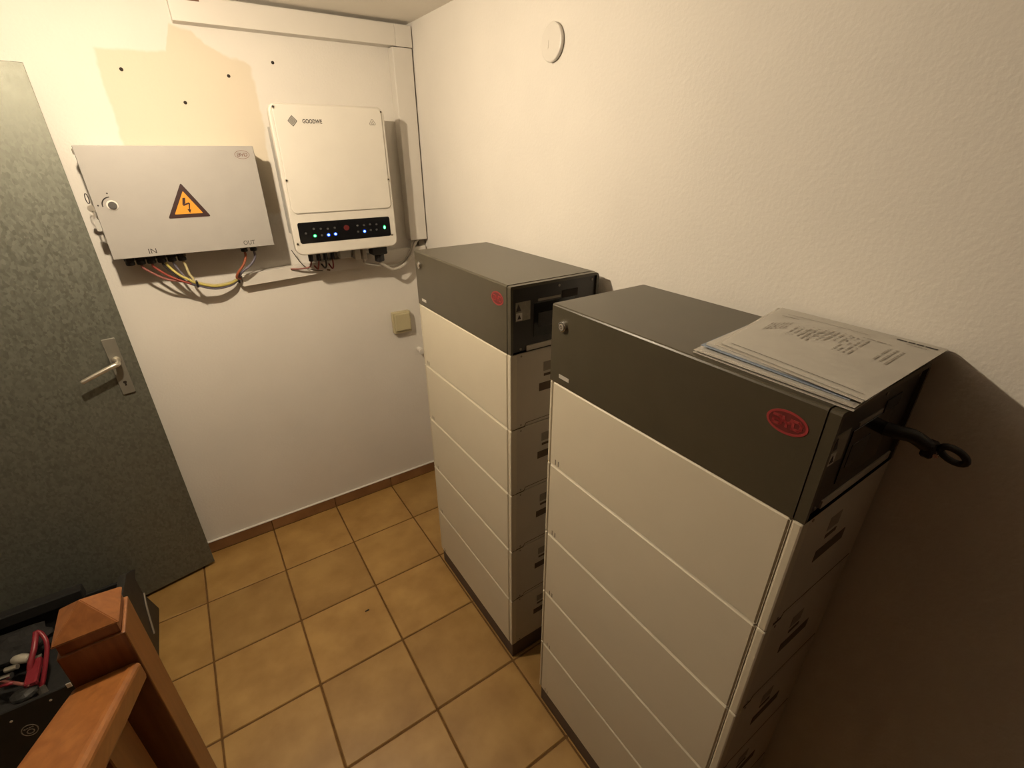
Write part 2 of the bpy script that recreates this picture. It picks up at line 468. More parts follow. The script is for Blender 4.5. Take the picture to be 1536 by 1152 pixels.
# tiled skirting
bb = struct('baseboard_back', B(-1.9, 0, -.006, 0, -.001, .058), 'grout')
xs = [OX+i*T for i in range(-3, 5)]
for a, c in zip(xs, xs[1:]):
    a = max(a+.002, -1.9); c = min(c-.002, -.012)
    if c-a < .01: continue
    mk('skirting_tile', B(a, c, -.010, -.001, 0, .060, bev=.0015), 'basetile', bb)
mk('sealant_line', B(-1.9, -.004, -.0125, 0, .0605, .0645, bev=.001), 'caulk', bb)
bb = struct('baseboard_right', B(-.006, 0, YB, -.012, -.001, .058), 'grout')
ys = [OY-j*T for j in range(0, 13)]
for a, c in zip(ys, ys[1:]):
    mk('skirting_tile', B(-.010, -.001, max(c+.002, YB), min(a-.002, -.013), 0, .060, bev=.0015), 'basetile', bb)
mk('sealant_line', B(-.0125, 0, YB, -.013, .0605, .0645, bev=.001), 'caulk', bb)

# ================================================================== CEILING LAMP (just above the frame)
lamp = thing('ceiling_lamp', 'bare warm light bulb in a white ceiling socket', 'lamp', (LAMP.x, LAMP.y, ZC))
bm = bmesh.new(); disc(bm, (LAMP.x, LAMP.y), .055, 2, ZC-.022, ZC, 32, .004); mk('ceiling_rose', bm, 'lampbase', lamp)
bm = bmesh.new(); disc(bm, (LAMP.x, LAMP.y), .024, 2, ZC-.115, ZC-.02, 24, .003); mk('socket', bm, 'lampbase', lamp)
bm = bmesh.new(); bmesh.ops.create_uvsphere(bm, u_segments=20, v_segments=12, radius=.021)
bmesh.ops.translate(bm, verts=bm.verts[:], vec=LAMP); mk('bulb', bm, 'bulb', lamp, smooth=True)

# ================================================================== STEEL DOOR (open, leaning towards the back wall)
DA = Vector((-1.24, -.101, 0)); du = Vector((-.98107, -.19363, 0)); dn = Vector((-.19363, .98107, 0))
DM = Matrix(((du.x, dn.x, 0, DA.x), (du.y, dn.y, 0, DA.y), (0, 0, 1, 0), (0, 0, 0, 1)))   # local (u, depth, z)
DW = .845
door = mk('door_1', B(-.022, DW, 0, .0025, .016, 1.953, bev=.001), 'galv'); door['kind'] = 'structure'
door.matrix_world = DM
def dpart(name, bm, m, parent=door, smooth=False):
    me = bpy.data.meshes.new(name); bm.to_mesh(me); bm.free(); me.materials.append(M[m])
    if smooth:
        for p in me.polygons: p.use_smooth = True
    o = bpy.data.objects.new(name, me); COL.objects.link(o); o.parent = parent; return o
bm = bmesh.new(); box(bm, -.004, DW-.02, .0026, .042, .018, 1.935, bev=.002); dpart('door_core', bm, 'galv')
bm = bmesh.new(); box(bm, -.0215, -.0195, .0026, .016, .018, 1.95); box(bm, -.0215, DW, .0026, .016, 1.951, 1.953)
dpart('folded_rim', bm, 'galv')
bm = bmesh.new(); box(bm, -.020, -.004, .018, .030, 1.062, 1.088, bev=.002); dpart('latch_bolt', bm, 'steel')
bm = bmesh.new()
prism(bm, rrect(.017, .056, .920, 1.134, .003, 2), 1, -.008, -.0003, .0015)
plate = dpart('handle_plate', bm, 'platesteel')
bm = bmesh.new(); disc(bm, (.037, .966), .0055, 1, -.0087, -.0075, 14); box(bm, .0342, .0398, -.0087, -.0075, .952, .966); dpart('keyhole', bm, 'hole', plate)
bm = bmesh.new(); disc(bm, (.036, 1.055), .013, 1, -.016, -.007, 20, .002); dpart('handle_neck', bm, 'steel', plate)
bm = bmesh.new(); tube(bm, [(.036, -.010, 1.055), (.036, -.035, 1.054), (.039, -.052, 1.052), (.055, -.058, 1.050), (.10, -.058, 1.036), (.150, -.056, 1.018)], lambda t: .0095-.002*t, 10)
dpart('lever_handle', bm, 'steel', smooth=True)

# ================================================================== WALL FITTINGS
# distribution box on the back wall
PY = -.138
_a, _b, _c = at(107, 218, 1, PY), at(411, 368, 1, PY), at(170, 390, 1, PY)
PX0, PX1, PZ0, PZ1 = (_a.x+_c.x)/2, _b.x+.002, (_b.z+_c.z)/2, _a.z
box_root = thing('distribution_box', 'light grey steel distribution box with an amber high voltage triangle', 'electrical box', ((PX0+PX1)/2, 0, PZ0))
mk('body', B(PX0+.006, PX1-.006, PY+.016, -.0005, PZ0+.006, PZ1-.006, bev=.002), 'panel', box_root)
door_p = mk('box_door', B(PX0, PX1, PY, PY+.0155, PZ0, PZ1, bev=.0015), 'panel', box_root)
mk('brand_oval', logo_bm(.047, .027, frame_back(tuple(at(363, 232, 1, PY))), .0012, .0016), 'redthin', door_p)
f0, f1 = PY-.0008, PY
tri = [at(270, 277, 1, PY), at(252, 329, 1, PY), at(316, 325, 1, PY)]
def tri_pts(c, h, wd, r, n=5):
    base = [(-wd/2, -h/3), (wd/2, -h/3), (0, 2*h/3)]; out = []
    for i in range(3):
        a = Vector(base[i-1]); b_ = Vector(base[i]); d = Vector(base[(i+1) % 3])
        e0 = (a-b_).normalized(); e1 = (d-b_).normalized()
        s = b_+e0*r*1.7; e = b_+e1*r*1.7
        for k in range(n+1):
            t = k/n; q = s*(1-t)**2+b_*2*t*(1-t)+e*t*t
            out.append((c[0]+q.x, c[1]+q.y))
    return out
tc_ = (at(283, 300, 1, PY).x-.010, at(283, 309, 1, PY).z)
bm = bmesh.new(); prism(bm, tri_pts(tc_, .111, .127, .004), 1, PY-.0010, PY-.0001); warn = mk('warning_triangle', bm, 'warnblack', door_p)
bm = bmesh.new(); prism(bm, tri_pts((tc_[0], tc_[1]-.0005), .073, .084, .002), 1, PY-.0017, PY-.0011); mk('amber_field', bm, 'warnyellow', door_p)
cx, cz = tc_
bm = bmesh.new()
k = 1.0
for poly in ([(-.0055, .028), (.0025, .028), (-.0015, .010), (-.011, .006)], [(-.011, .006), (-.008, .002), (.012, .009), (.009, .013)],
             [(.0125, .0105), (.0075, .0085), (.0035, -.012), (.0065, -.012)], [(-.0005, -.0085), (.0105, -.0105), (.0045, -.022)]):
    prism(bm, [(cx+a-.001, cz+b_-.001) for a, b_ in poly], 1, PY-.0023, PY-.0018)
mk('lightning_bolt', bm, 'warnblack', door_p)
mk('lettering', text_bm('IN', .0165, .0225, frame_back(tuple(at(229, 376.5, 1, PY))), .0006), 'ink', door_p)
mk('lettering', text_bm('OUT', .0155, .0385, frame_back(tuple(at(374, 363.5, 1, PY))), .0006), 'ink', door_p)
lx, lz = at(168.5, 308, 1, PY).x, at(168.5, 308, 1, PY).z
bm = bmesh.new(); disc(bm, (lx, lz), .0155, 1, PY-.003, PY, 28, .001); lk = mk('lock', bm, 'white', door_p)
bm = bmesh.new(); disc(bm, (lx+.001, lz), .0115, 1, PY-.008, PY-.003, 28, .001); mk('lock_cylinder', bm, 'invdark', door_p)
bm = bmesh.new(); ribbon(bm, [(lx+.025*math.cos(math.radians(a)), lz+.025*math.sin(math.radians(a))) for a in range(95, 186, 10)], .003, 1, PY-.0006, PY)
disc(bm, (lx-.036, lz+.001), .0025, 1, PY-.0006, PY, 10); disc(bm, (lx-.003, lz+.036), .0025, 1, PY-.0006, PY, 10)
mk('turn_mark', bm, 'ink', door_p)
for z in (1.725, 1.462):
    bm = bmesh.new(); disc(bm, (PX0-.001, PY+.012), .0035, 2, z-.008, z+.008, 12); mk('hinge', bm, 'steel', box_root)
for i in range(6):
    gx = -1.140+i*.0305
    bm = bmesh.new(); disc(bm, (gx, -.085), .0150, 2, PZ0-.016, PZ0+.006, 6); disc(bm, (gx, -.085), .0135, 2, PZ0-.032, PZ0-.016, 16, .004)
    mk('cable_gland', bm, 'black', box_root)
for gx in (-.782, -.750):
    bm = bmesh.new(); disc(bm, (gx, -.085), .0135, 2, PZ0-.010, PZ0+.006, 6); disc(bm, (gx, -.085), .012, 2, PZ0-.022, PZ0-.010, 16, .003)
    mk('cable_gland', bm, 'black', box_root)
# key bunch on the left side of the box
kr = thing('key_bunch', 'small bunch of keys hanging at the side of the distribution box', 'keys', (PX0-.008, PY+.03, 1.53))
bm = bmesh.new()
for i in range(16):
    a, c = 2*math.pi*i/16, 2*math.pi*(i+1)/16
    tube(bm, [(PX0-.010+.004*math.cos(a), PY+.006, 1.592+.015*math.sin(a)), (PX0-.010+.004*math.cos(c), PY+.006, 1.592+.015*math.sin(c))], .0014, 5, 1)
mk('key_ring', bm, 'ink', kr)
bm = bmesh.new(); disc(bm, (PX0-.008, 1.562), .011, 1, PY+.004, PY+.007, 14); box(bm, PX0-.010, PX0-.006, PY+.004, PY+.007, 1.535, 1.555); mk('key', bm, 'steel', kr)
bm = bmesh.new(); prism(bm, rrect(PX0-.014, PX0-.001, 1.492, 1.530, .004, 3), 1, PY+.008, PY+.011); mk('key_tag', bm, 'invgrey', kr)

# inverter
IX0, IX1, IZ0, IZ1, IY = -.614, -.200, 1.357, 1.877, -.18
inv = thing('solar_inverter', 'white wall mounted solar inverter with a black display strip of lit LEDs', 'inverter', ((IX0+IX1)/2, 0, IZ0))
mk('body', B(IX0+.030, IX1-.030, -.135, -.012, IZ0+.045, IZ1-.035, bev=.006, seg=2), 'invwhite', inv)
mk('wall_bracket', B(IX0+.06, IX1-.06, -.0135, -.0005, IZ0+.10, IZ1-.09, bev=.001), 'invgrey', inv)
for i in range(7):
    mk('side_fin', B(IX0+.012, IX0+.031, -.118+.0145*i-.003, -.118+.0145*i, IZ0+.07, IZ1-.07), 'invgrey', inv)
bm = bmesh.new(); prism(bm, rrect(IX0+.006, IX1-.006, IZ0+.006, IZ1-.006, .028, 6), 1, -.145, -.1365, .002); mk('cover_seal', bm, 'invgrey', inv)
bm = bmesh.new(); prism(bm, rrect(IX0, IX1, IZ0, IZ1, .030, 8), 1, IY, -.146, .006, 3)
cover = mk('front_cover', bm, 'invwhite', inv)
bm = bmesh.new(); prism(bm, rrect(IX0+.012, IX1-.012, 1.512, IZ1-.004, .02, 6), 1, IY-.0045, IY+.001, .004, 3); mk('raised_panel', bm, 'invwhite', cover)
q = IY-.0046
for px, py in ((409.5, 160), (571, 168), (430, 271), (582.5, 269), (447, 366.5), (588.5, 352.5)):
    s = at(px, py, 1, q)
    hi = py < 300
    b2 = bmesh.new(); disc(b2, (s.x, s.z), .0052, 1, (q if hi else IY)-.0012, (q if hi else IY)+.0005, 16); sc = mk('screw', b2, 'steel', cover)
    b2 = bmesh.new(); disc(b2, (s.x, s.z), .0034, 1, (q if hi else IY)-.0016, (q if hi else IY)-.0011, 6); mk('screw_socket', b2, 'hole', cover)
mk('lettering', text_bm('GOODWE', .0135, .068, frame_back((-.474, q, 1.8215)), .0006, bold=.022), 'ink', cover)
bm = bmesh.new()
g = Vector((-.5415, 1.8215)); s_ = .016
rot45 = lambda a, b_: (g.x+a*s_*.92, g.y+b_*s_)
for r1 in (1.0, .60, .22):
    ribbon(bm, [rot45(0, r1), rot45(r1, 0), rot45(0, -r1), rot45(-r1, 0), rot45(0, r1)], .0022, 1, q-.0006, q)
mk('diamond_mark', bm, 'ink', cover)
bm = bmesh.new(); c = Vector((-.252, 1.823))
ribbon(bm, [(c.x+.0115*a, c.y+.0115*b_) for a, b_ in ((-.85, -.65), (.85, -.65), (1, -.3), (.25, .85), (-.25, .85), (-1, -.3), (-.85, -.65))], .0017, 1, q-.0006, q)
ribbon(bm, [(c.x+.006*a, c.y-.001+.006*b_) for a, b_ in ((-.85, -.6), (.85, -.6), (0, .8), (-.85, -.6))], .0014, 1, q-.0006, q)
mk('triangle_mark', bm, 'inkgrey', cover)
bm = bmesh.new(); prism(bm, rrect(-.592, -.226, 1.4015, 1.4795, .008, 5), 1, IY-.0014, IY-.0001, .0005); disp = mk('display_strip', bm, 'blackgloss', cover)
Z4 = lambda x, y: at(400+x/5.486, 300+y/5.486, 1, IY-.0015)
def led(zx, zy, rx, rz, m, name='led', y=.0022):
    s = Z4(zx, zy); b2 = bmesh.new(); prism(b2, ell(s.x, s.z, rx, rz, 14), 1, IY-y, IY-.0013); mk(name, b2, m, cover)
for zx, zy in ((323, 275), (387, 238), (445, 237), (503, 237), (560, 228), (455, 290), (747, 210), (800, 207), (850, 200), (903, 200), (753, 260), (857, 247), (905, 243)):
    led(zx, zy, .0045, .0040, 'ledoff', 'indicator')
led(657, 228, .0115, .0105, 'ledred', 'status_button')
for zx, zy, m1, m2 in ((398, 295, 'ledgreen', 'ledglowgreen'), (510, 287, 'ledblue', 'ledglowblue'), (567, 280, 'ledblue', 'ledglowblue'), (806, 257, 'ledblue', 'ledglowblue')):
    led(zx, zy, .0075, .0068, m2, 'led_lens', .0019); led(zx, zy, .0042, .0040, m1)
led(970, 222, .0065, .0085, 'ledglowgreen', 'led_lens', .0019); led(970, 225, .0040, .0062, 'ledgreen')
# connectors on the underside
ub = IZ0+.045
for x, m in ((-.545, 'black'), (-.515, 'black'), (-.487, 'black'), (-.458, 'black')):
    b2 = bmesh.new(); disc(b2, (x, -.075), .0095, 2, ub-.090, ub+.002, 12, .002); mk('plug_connector', b2, m, inv)
mk('connector_block', B(-.432, -.385, -.105, -.060, ub-.088, ub+.002, bev=.003), 'invgrey', inv)
mk('connector_block', B(-.372, -.345, -.110, -.070, ub-.100, ub+.002, bev=.004), 'greycable', inv)
mk('connector_block', B(-.338, -.318, -.110, -.075, ub-.105, ub+.002, bev=.004), 'greycable', inv)
mk('grid_plug', B(-.300, -.232, -.130, -.075, ub-.085, ub+.002, bev=.004), 'black', inv)
b2 = bmesh.new(); disc(b2, (-.262, -.100), .021, 2, ub-.118, ub-.084, 16, .005); mk('plug_nut', b2, 'black', inv)

# cable trunking
tr = thing('ceiling_trunking', 'long white cable trunking running under the ceiling', 'cable trunking', (-.42, 0, 2.10))
mk('channel', B(-.820, -.004, -.053, -.0005, 2.101, 2.170, bev=.0015), 'trunk', tr)
mk('lid', B(-.821, -.0745, -.058, -.0535, 2.1005, 2.171, bev=.0012), 'trunk', tr)
mk('corner_cover', B(-.074, -.005, -.0595, -.0535, 2.0995, 2.171, bev=.0012), 'trunk', tr)
mk('brown_patch', B(-.778, -.733, -.0588, -.0575, 2.1575, 2.1690), 'woodblock', tr)
tv = thing('wall_trunking', 'white vertical cable trunking in the wall corner beside the inverter', 'cable trunking', (-.05, 0, 1.35))
mk('channel', B(-.088, -.007, -.050, -.0005, 1.352, 2.0985, bev=.0015), 'trunk', tv)
mk('lid', B(-.0885, -.0065, -.056, -.0505, 1.3515, 2.098, bev=.0025, seg=2), 'trunk', tv)
mk('corner_filler', B(-.036, -.004, -.022, -.001, 1.305, 1.3515, bev=.001), 'slot', tv)
# lower trunking, slightly rising to the right
tl = thing('lower_trunking', 'white cable trunking mounted below the inverter and distribution box', 'cable trunking', (-.43, 0, 1.24))
def tilt(bm):
    for v in bm.verts: v.co.z += (v.co.x+.815)*.044
    return bm
mk('channel', tilt(B(-.815, -.010, -.036, -.0005, 1.237, 1.284, bev=.0015)), 'trunk', tl)
mk('lid', tilt(B(-.812, -.010, -.041, -.0365, 1.2365, 1.2845, bev=.001)), 'trunk', tl)

# cables between the box and the trunking
def cable(pts, r, m, label, group=None, nm='cable'):
    bm = bmesh.new(); tube(bm, pts, r, 8, 8); return solo(nm, bm, m, label, 'cable', group, smooth=True)
def cpart(root, pts, r, m, label):
    bm = bmesh.new(); tube(bm, pts, r, 8, 8); o = mk('cable', bm, m, root, smooth=True); o['label'] = label; return o
GZ = PZ0-.031
hb = thing('cable_bundle', 'tied bundle of red, yellow and dark cables hanging below the IN marking', 'cables', (-.96, -.07, 1.235))
c1_ = at(294, 425, 1, -.088); c2_ = at(322, 430, 1, -.066); c3_ = at(345, 426, 1, -.044)
def bundle(gx, dz, dy, m, r, label, sag=0):
    cpart(hb, [(gx, -.085, GZ), (gx+.004, -.086, GZ-.016), (gx*.62+c1_.x*.38, -.089+dy*.5, GZ-.052+sag), (gx*.25+c1_.x*.75, -.090+dy, c1_.z+.013+dz+sag*.4), (c1_.x, c1_.y+dy, c1_.z+dz),
          (c2_.x, c2_.y+dy, c2_.z+dz), (c3_.x, c3_.y+dy*.7, c3_.z+dz*.8), (-.830, -.026+dy*.4, 1.262+dz*.5), (-.817, -.020, 1.264)], r, m, label)
bundle(-1.1095, .001, .003, 'wpink', .0042, 'dull red cable', -.006)
bundle(-1.079, -.004, -.002, 'wred', .0042, 'dark red cable', -.002)
bundle(-1.0485, -.008, .002, 'wblack', .0040, 'black cable', -.004)
bundle(-1.0385, .003, -.008, 'wyellow', .0046, 'yellow green earth cable', .004)
bundle(-1.018, -.006, -.006, 'wblue', .0040, 'blue grey cable')
bundle(-.9875, .007, -.001, 'wcream', .0042, 'pale yellow cable', .004)
for px, py, y in ((296, 426, -.088), (358, 420, -.030)):
    p = at(px, py, 1, y); bm = bmesh.new()
    disc(bm, (p.y, p.z), .0140, 0, p.x-.003, p.x+.003, 16); box(bm, p.x-.004, p.x+.004, p.y-.018, p.y-.009, p.z+.004, p.z+.012, bev=.001)
    mk('cable_tie', bm, 'black', hb)
ho = thing('cable_pair', 'red and blue grey cable pair hanging below the OUT marking', 'cables', (-.79, -.07, 1.27))
GO = PZ0-.020
cpart(ho, [(-.782, -.085, GO), (-.783, -.085, GO-.022), (-.798, -.088, GO-.050), (-.822, -.085, GO-.078), (-.830, -.074, GO-.098), (-.820, -.056, GO-.108), (-.818, -.040, 1.274)], .0045, 'worange', 'orange red cable')
cpart(ho, [(-.750, -.085, GO), (-.751, -.085, GO-.026), (-.772, -.086, GO-.052), (-.806, -.084, GO-.076), (-.820, -.068, GO-.094), (-.814, -.052, GO-.100), (-.8165, -.038, 1.282)], .0045, 'wblue', 'blue grey cable')
# cables under the inverter
cable([(-.545, -.075, ub-.0905), (-.556, -.074, ub-.112), (-.590, -.060, ub-.118), (-.625, -.043, ub-.118)], .0035, 'wpink', 'thin dull red cable running left under the inverter')
cable([(-.515, -.075, ub-.0905), (-.521, -.074, ub-.118), (-.524, -.066, ub-.126), (-.530, -.045, ub-.116)], .0035, 'wred', 'bright red cable looping under the inverter')
cable([(-.487, -.075, ub-.0905), (-.488, -.075, ub-.114), (-.494, -.066, ub-.124), (-.500, -.045, ub-.112)], .0035, 'wblack', 'short black cable looping under the inverter')
cable([(-.458, -.075, ub-.0905), (-.460, -.076, ub-.120), (-.464, -.066, ub-.130), (-.470, -.045, ub-.114)], .0033, 'toolred', 'short red cable beside the grey connector block under the inverter')
pts = [at(437, 375, 1, -.04), at(452, 395, 1, -.055), at(466, 404, 1, -.06), at(484, 406, 1, -.06)]
cc = cable(pts, .0016, 'wblack', 'thin loose wire with a crimped end under the inverter', nm='loose_wire')
p = at(488, 405, 1, -.06); bm = bmesh.new(); tube(bm, [p-Vector((.006, 0, -.001)), p+Vector((.006, 0, .001))], .0036, 10, 1); e = mk('crimp_sleeve', bm, 'white', root=cc); e.parent = cc
bm = bmesh.new(); tube(bm, [p+Vector((.006, 0, .001)), p+Vector((.020, 0, -.003))], .0034, 10, 1); e = mk('wire_end', bm, 'woodblock', root=cc); e.parent = cc
gc = thing('cable_pair', 'two grey cables curving from the black plug up into the corner trunking', 'cables', (-.15, -.06, 1.22))
cpart(gc, [(-.262, -.100, ub-.1185), tuple(at(574, 396, 1, -.10)), tuple(at(590, 404, 1, -.09)), tuple(at(606, 397, 1, -.07)), tuple(at(617, 382, 1, -.062)), tuple(at(621, 368, 1, -.050)), (-.050, -.040, 1.3505)], .0075, 'greycable', 'thick grey cable')
cpart(gc, [(-.328, -.092, ub-.1055), (-.316, -.088, ub-.125), tuple(at(585, 399, 1, -.06)), tuple(at(604, 393, 1, -.050)), tuple(at(615, 378, 1, -.050)), (-.068, -.030, 1.3505)], .006, 'greycable', 'thinner grey cable')

# wall switch box, pipe stub, round wall cap
sw = thing('wall_switch', 'ivory surface mounted switch box low on the back wall', 'switch', (-.164, 0, .907))
mk('backing_frame', B(-.209, -.117, -.030, -.0005, .904, 1.012, bev=.004, seg=2), 'switch', sw)
mk('rocker', B(-.203, -.123, -.040, -.0302, .918, 1.007, bev=.005, seg=2), 'switch', sw)
p = at(629, 525, 1, -.02)
st = thing('pipe_stub', 'small white capped pipe stub on the back wall beside the far battery tower', 'pipe', (p.x, 0, p.z))
bm = bmesh.new(); disc(bm, (p.x+.004, p.z), .012, 1, -.035, -.0005, 18, .002); mk('stub', bm, 'white', st)
bm = bmesh.new(); disc(bm, (p.x+.004, p.z), .017, 1, -.048, -.0352, 18, .004); mk('cap', bm, 'white', st)
rc = thing('wall_plate', 'round white blanking plate high on the right wall', 'wall plate', (0, -.978, 1.94))
bm = bmesh.new(); disc(bm, (-.978, 1.985), .0455, 0, -.012, -.0005, 48, .004); mk('disc', bm, 'white', rc)
bm = bmesh.new(); box(bm, -.0130, -.0121, -.969, -.962, 1.972, 1.990); mk('tab', bm, 'white', rc)

# ================================================================== BATTERY TOWERS
TX, HB, MH, TD, TWD = -.3285, .0747, .233, .298, .585
TOP = 1.4235
def tower(y0, label):
    X0, X1 = TX, TX+TD; y1 = y0-TWD
    r = thing('battery_tower', label, 'battery', ((X0+X1)/2, (y0+y1)/2, 0), 'battery towers along the right wall')
    mk('plinth', B(X0+.006, X1-.004, y1+.004, y0-.004, 0, HB-.001, bev=.002), 'batbase', r)
    for k in range(5):
        z0 = HB+k*MH; z1 = z0+MH
        m = mk('battery_module', B(X0+.004, X1, y1+.002, y0-.002, z0+.0006, z1-.0006, bev=.0035, seg=2), 'batside', r)
        mk('front_plate', B(X0, X0+.0055, y1+.0175, y0-.010, z0+.0008, z1-.0008, bev=.0040, seg=1), 'batwhite', m)
        for e0, e1 in ((y1, y1+.0160), (y0-.0088, y0)):
            mk('edge_strip', B(X0+.0002, X0+.022, e0, e1, z0+.0008, z1-.0008, bev=.0035, seg=2), 'batwhite', m)
        for a in (.033, .0445):
            mk('indicator_slot', B(X0-.0004, X0+.001, y0-a-.002, y0-a+.002, z0+.008, z0+.023), 'slot', m)
        # grip and vent on the near side
        mk('grip_recess', B(X0+.098, X0+.200, y1+.0013, y1+.004, z1-.133, z1-.107, bev=.001), 'slotdark', m)
        mk('side_label', B(X0+.112, X0+.150, y1+.0015, y1+.004, z1-.072, z1-.044), 'slot', m)
        mk('side_vent', B(X0+.114, X0+.150, y1+.0013, y1+.004, z1-.088, z1-.080), 'slotdark', m)
        bm = bmesh.new(); disc(bm, (X0+.036, z1-.010), .0028, 1, y1+.001, y1+.004, 10); disc(bm, (X0+.036, z0+.010), .0028, 1, y1+.001, y1+.004, 10); mk('side_bolt', bm, 'slot', m)
        if k < 4:   # stepped joint to the module above
            bm = bmesh.new(); ribbon(bm, [(X0+.006, z1), (X0+.048, z1), (X0+.054, z1+.012), (X1-.012, z1+.012)], .0016, 1, y1+.0014, y1+.003); mk('side_joint', bm, 'slotdark', m)
    z0 = HB+5*MH
    c = mk('control_unit', B(X0+.004, X1-.002, y1+.012, y0-.002, z0+.0005, TOP-.004, bev=.002), 'batdark', r)
    # folded cover: front, top and back, open to the near side
    t = .006
    prof_o = [(X0, z0+.0005), (X0, TOP-.004), (X0+.0015, TOP-.0012), (X0+.004, TOP), (X1-.012, TOP), (X1-.004, TOP-.003), (X1, TOP-.011), (X1, z0+.0005)]
    prof_i = [(X0+t, z0+.0005), (X0+t, TOP-t), (X0+t, TOP-t), (X0+t, TOP-t), (X1-t, TOP-t), (X1-t, TOP-t), (X1-t, TOP-t), (X1-t, z0+.0005)]
    bm = bmesh.new(); ring(bm, prof_o, prof_i, 1, y1+.0165, y0); bmesh.ops.remove_doubles(bm, verts=bm.verts[:], dist=1e-5)
    mk('cover', bm, 'batdark', c)
    bm = bmesh.new(); ring(bm, [(a+(.0012 if a < -.2 else -.0012), b_ if b_ < 1.3 else b_-.0012) for a, b_ in prof_o], [(a+.003 if a < -.2 else a-.003, b_ if b_ < 1.3 else b_-.003) for a, b_ in prof_i], 1, y1, y1+.0152)
    bmesh.ops.remove_doubles(bm, verts=bm.verts[:], dist=1e-5)
    mk('side_frame', bm, 'batdark', c)
    bm = bmesh.new()
    prism(bm, [(X0+.006, z0+.003), (X0+.050, z0+.003), (X0+.053, z0+.016), (X1-.008, z0+.016), (X1-.008, TOP-.008), (X0+.006, TOP-.008)], 1, y1+.006, y1+.012)
    mk('side_panel', bm, 'batpanel', c)
    mk('lower_strip', B(X0+.055, X1-.006, y1+.004, y1+.0115, z0+.0006, z0+.0150), 'batside', c)
    mk('display_window', B(X0+.078, X0+.215, y1+.0045, y1+.0059, z0+.036, z0+.128, bev=.0005), 'blackgloss', c)
    mk('terminal_row', B(X0+.090, X0+.165, y1+.0040, y1+.0059, z0+.132, z0+.138), 'slot', c)
    mk('terminal_port', B(X0+.172, X0+.225, y1+.0042, y1+.0059, z0+.128, z0+.148), 'hole', c)
    mk('display_glare', B(X0+.092, X0+.150, y1+.0040, y1+.0044, z0+.060, z0+.100), 'batpanel', c)
    lb = mk('warning_label', B(X0+.0195, X0+.066, y1+.0050, y1+.0059, z0+.088, z0+.138), 'label', c)
    bm = bmesh.new(); prism(bm, [(X0+.0215, z0+.115), (X0+.0365, z0+.115), (X0+.029, z0+.134)], 1, y1+.0042, y1+.0049); mk('label_triangle', bm, 'ink', c)
    bm = bmesh.new(); box(bm, X0+.021, X0+.040, y1+.0043, y1+.0049, z0+.090, z0+.110); mk('label_square', bm, 'silver', c)
    bm = bmesh.new(); prism(bm, [(X0+.025, z0+.094), (X0+.036, z0+.094), (X0+.0305, z0+.106)], 1, y1+.0036, y1+.0042); mk('label_sign', bm, 'ink', c)
    for x, z in ((X0+.036, z0+.010), (X0+.16, TOP-.020), (X1-.022, TOP-.020)):
        bm = bmesh.new(); disc(bm, (x, z), .0035, 1, y1+.0045, y1+.0059, 12); mk('panel_screw', bm, 'slot', c)
    mk('brand_oval', logo_bm(.058, .036, frame_left((X0, y0-.525, 1.381)), .0034, .0036, d=.0007), 'red', c)
    bm = bmesh.new(); prism(bm, ell(y0-.525, 1.381, .0255, .0145), 0, X0-.0003, X0); mk('oval_field', bm, 'redfield', c)
    bm = bmesh.new(); disc(bm, (y0-.040, 1.3815), .0115, 0, X0-.007, X0, 24, .0015); bt = mk('power_button', bm, 'chrome', c)
    bm = bmesh.new(); disc(bm, (y0-.040, 1.3815), .0075, 0, X0-.0078, X0-.0069, 20); mk('button_face', bm, 'slot', c)
    bm = bmesh.new(); ring(bm, ell(y0-.040, 1.3815, .0040, .0040, 16), ell(y0-.040, 1.3815, .0026, .0026, 16), 0, X0-.0083, X0-.0079); mk('button_mark', bm, 'chrome', c)
    mk('name_label', B(X0-.0006, X0, y0-.066, y0-.032, 1.2565, 1.2655), 'silver', c)
    # bracket to the wall at the rear
    mk('wall_bracket', B(X1, -.0006, y1+.22, y1+.30, 1.30, 1.345, bev=.001), 'batdark', r)
    return r

M['redfield'] = mat('dark red print', (.11, .014, .012, 1), rough=.5)
t1 = tower(-.6673, 'battery tower nearer the back wall, with nothing lying on its dark top')

def copy_tree(o, parent=None):
    c = o.copy(); COL.objects.link(c); c.parent = parent
    for ch in o.children: copy_tree(ch, c)
    return c
t2 = copy_tree(t1); t2.location.y = t1.location.y-(1.4207-.6673)
t2['label'] = 'battery tower with a sheaf of papers lying on its dark top'

# black cable loop sticking out of the near tower's side
cl = thing('cable_loop', 'short black looped cable sticking out of the tower side below the papers', 'cable', (-.10, -2.02, 1.29))
Y2 = -1.4207-TWD
e = at(1430, 683, 0, -.09); f_ = at(1395, 672, 0, -.09)
bm = bmesh.new(); tube(bm, [(-.115, Y2+.0065, 1.325), (-.112, Y2-.012, 1.326), (-.105, Y2-.030, 1.325), tuple(f_)], .011, 10, 6); mk('strap', bm, 'black', cl, smooth=True)
bm = bmesh.new(); box(bm, f_.x-.012, f_.x+.012, f_.y-.008, f_.y+.008, f_.z-.014, f_.z+.011, bev=.003); mk('clip', bm, 'black', cl)
bm = bmesh.new(); disc(bm, (f_.y-.012, f_.z-.003), .0035, 0, f_.x-.014, f_.x-.011, 12); mk('clip_rivet', bm, 'chrome', cl)
bm = bmesh.new()
lp = []
for i in range(21):
    a = 2*math.pi*i/20
    lp.append((e.x-.003*math.sin(a), e.y+.0165*math.cos(a), e.z+.011*math.sin(a)+.003*math.cos(a)))
tube(bm, lp, .0052, 8, 1); mk('loop', bm, 'black', cl, smooth=True)

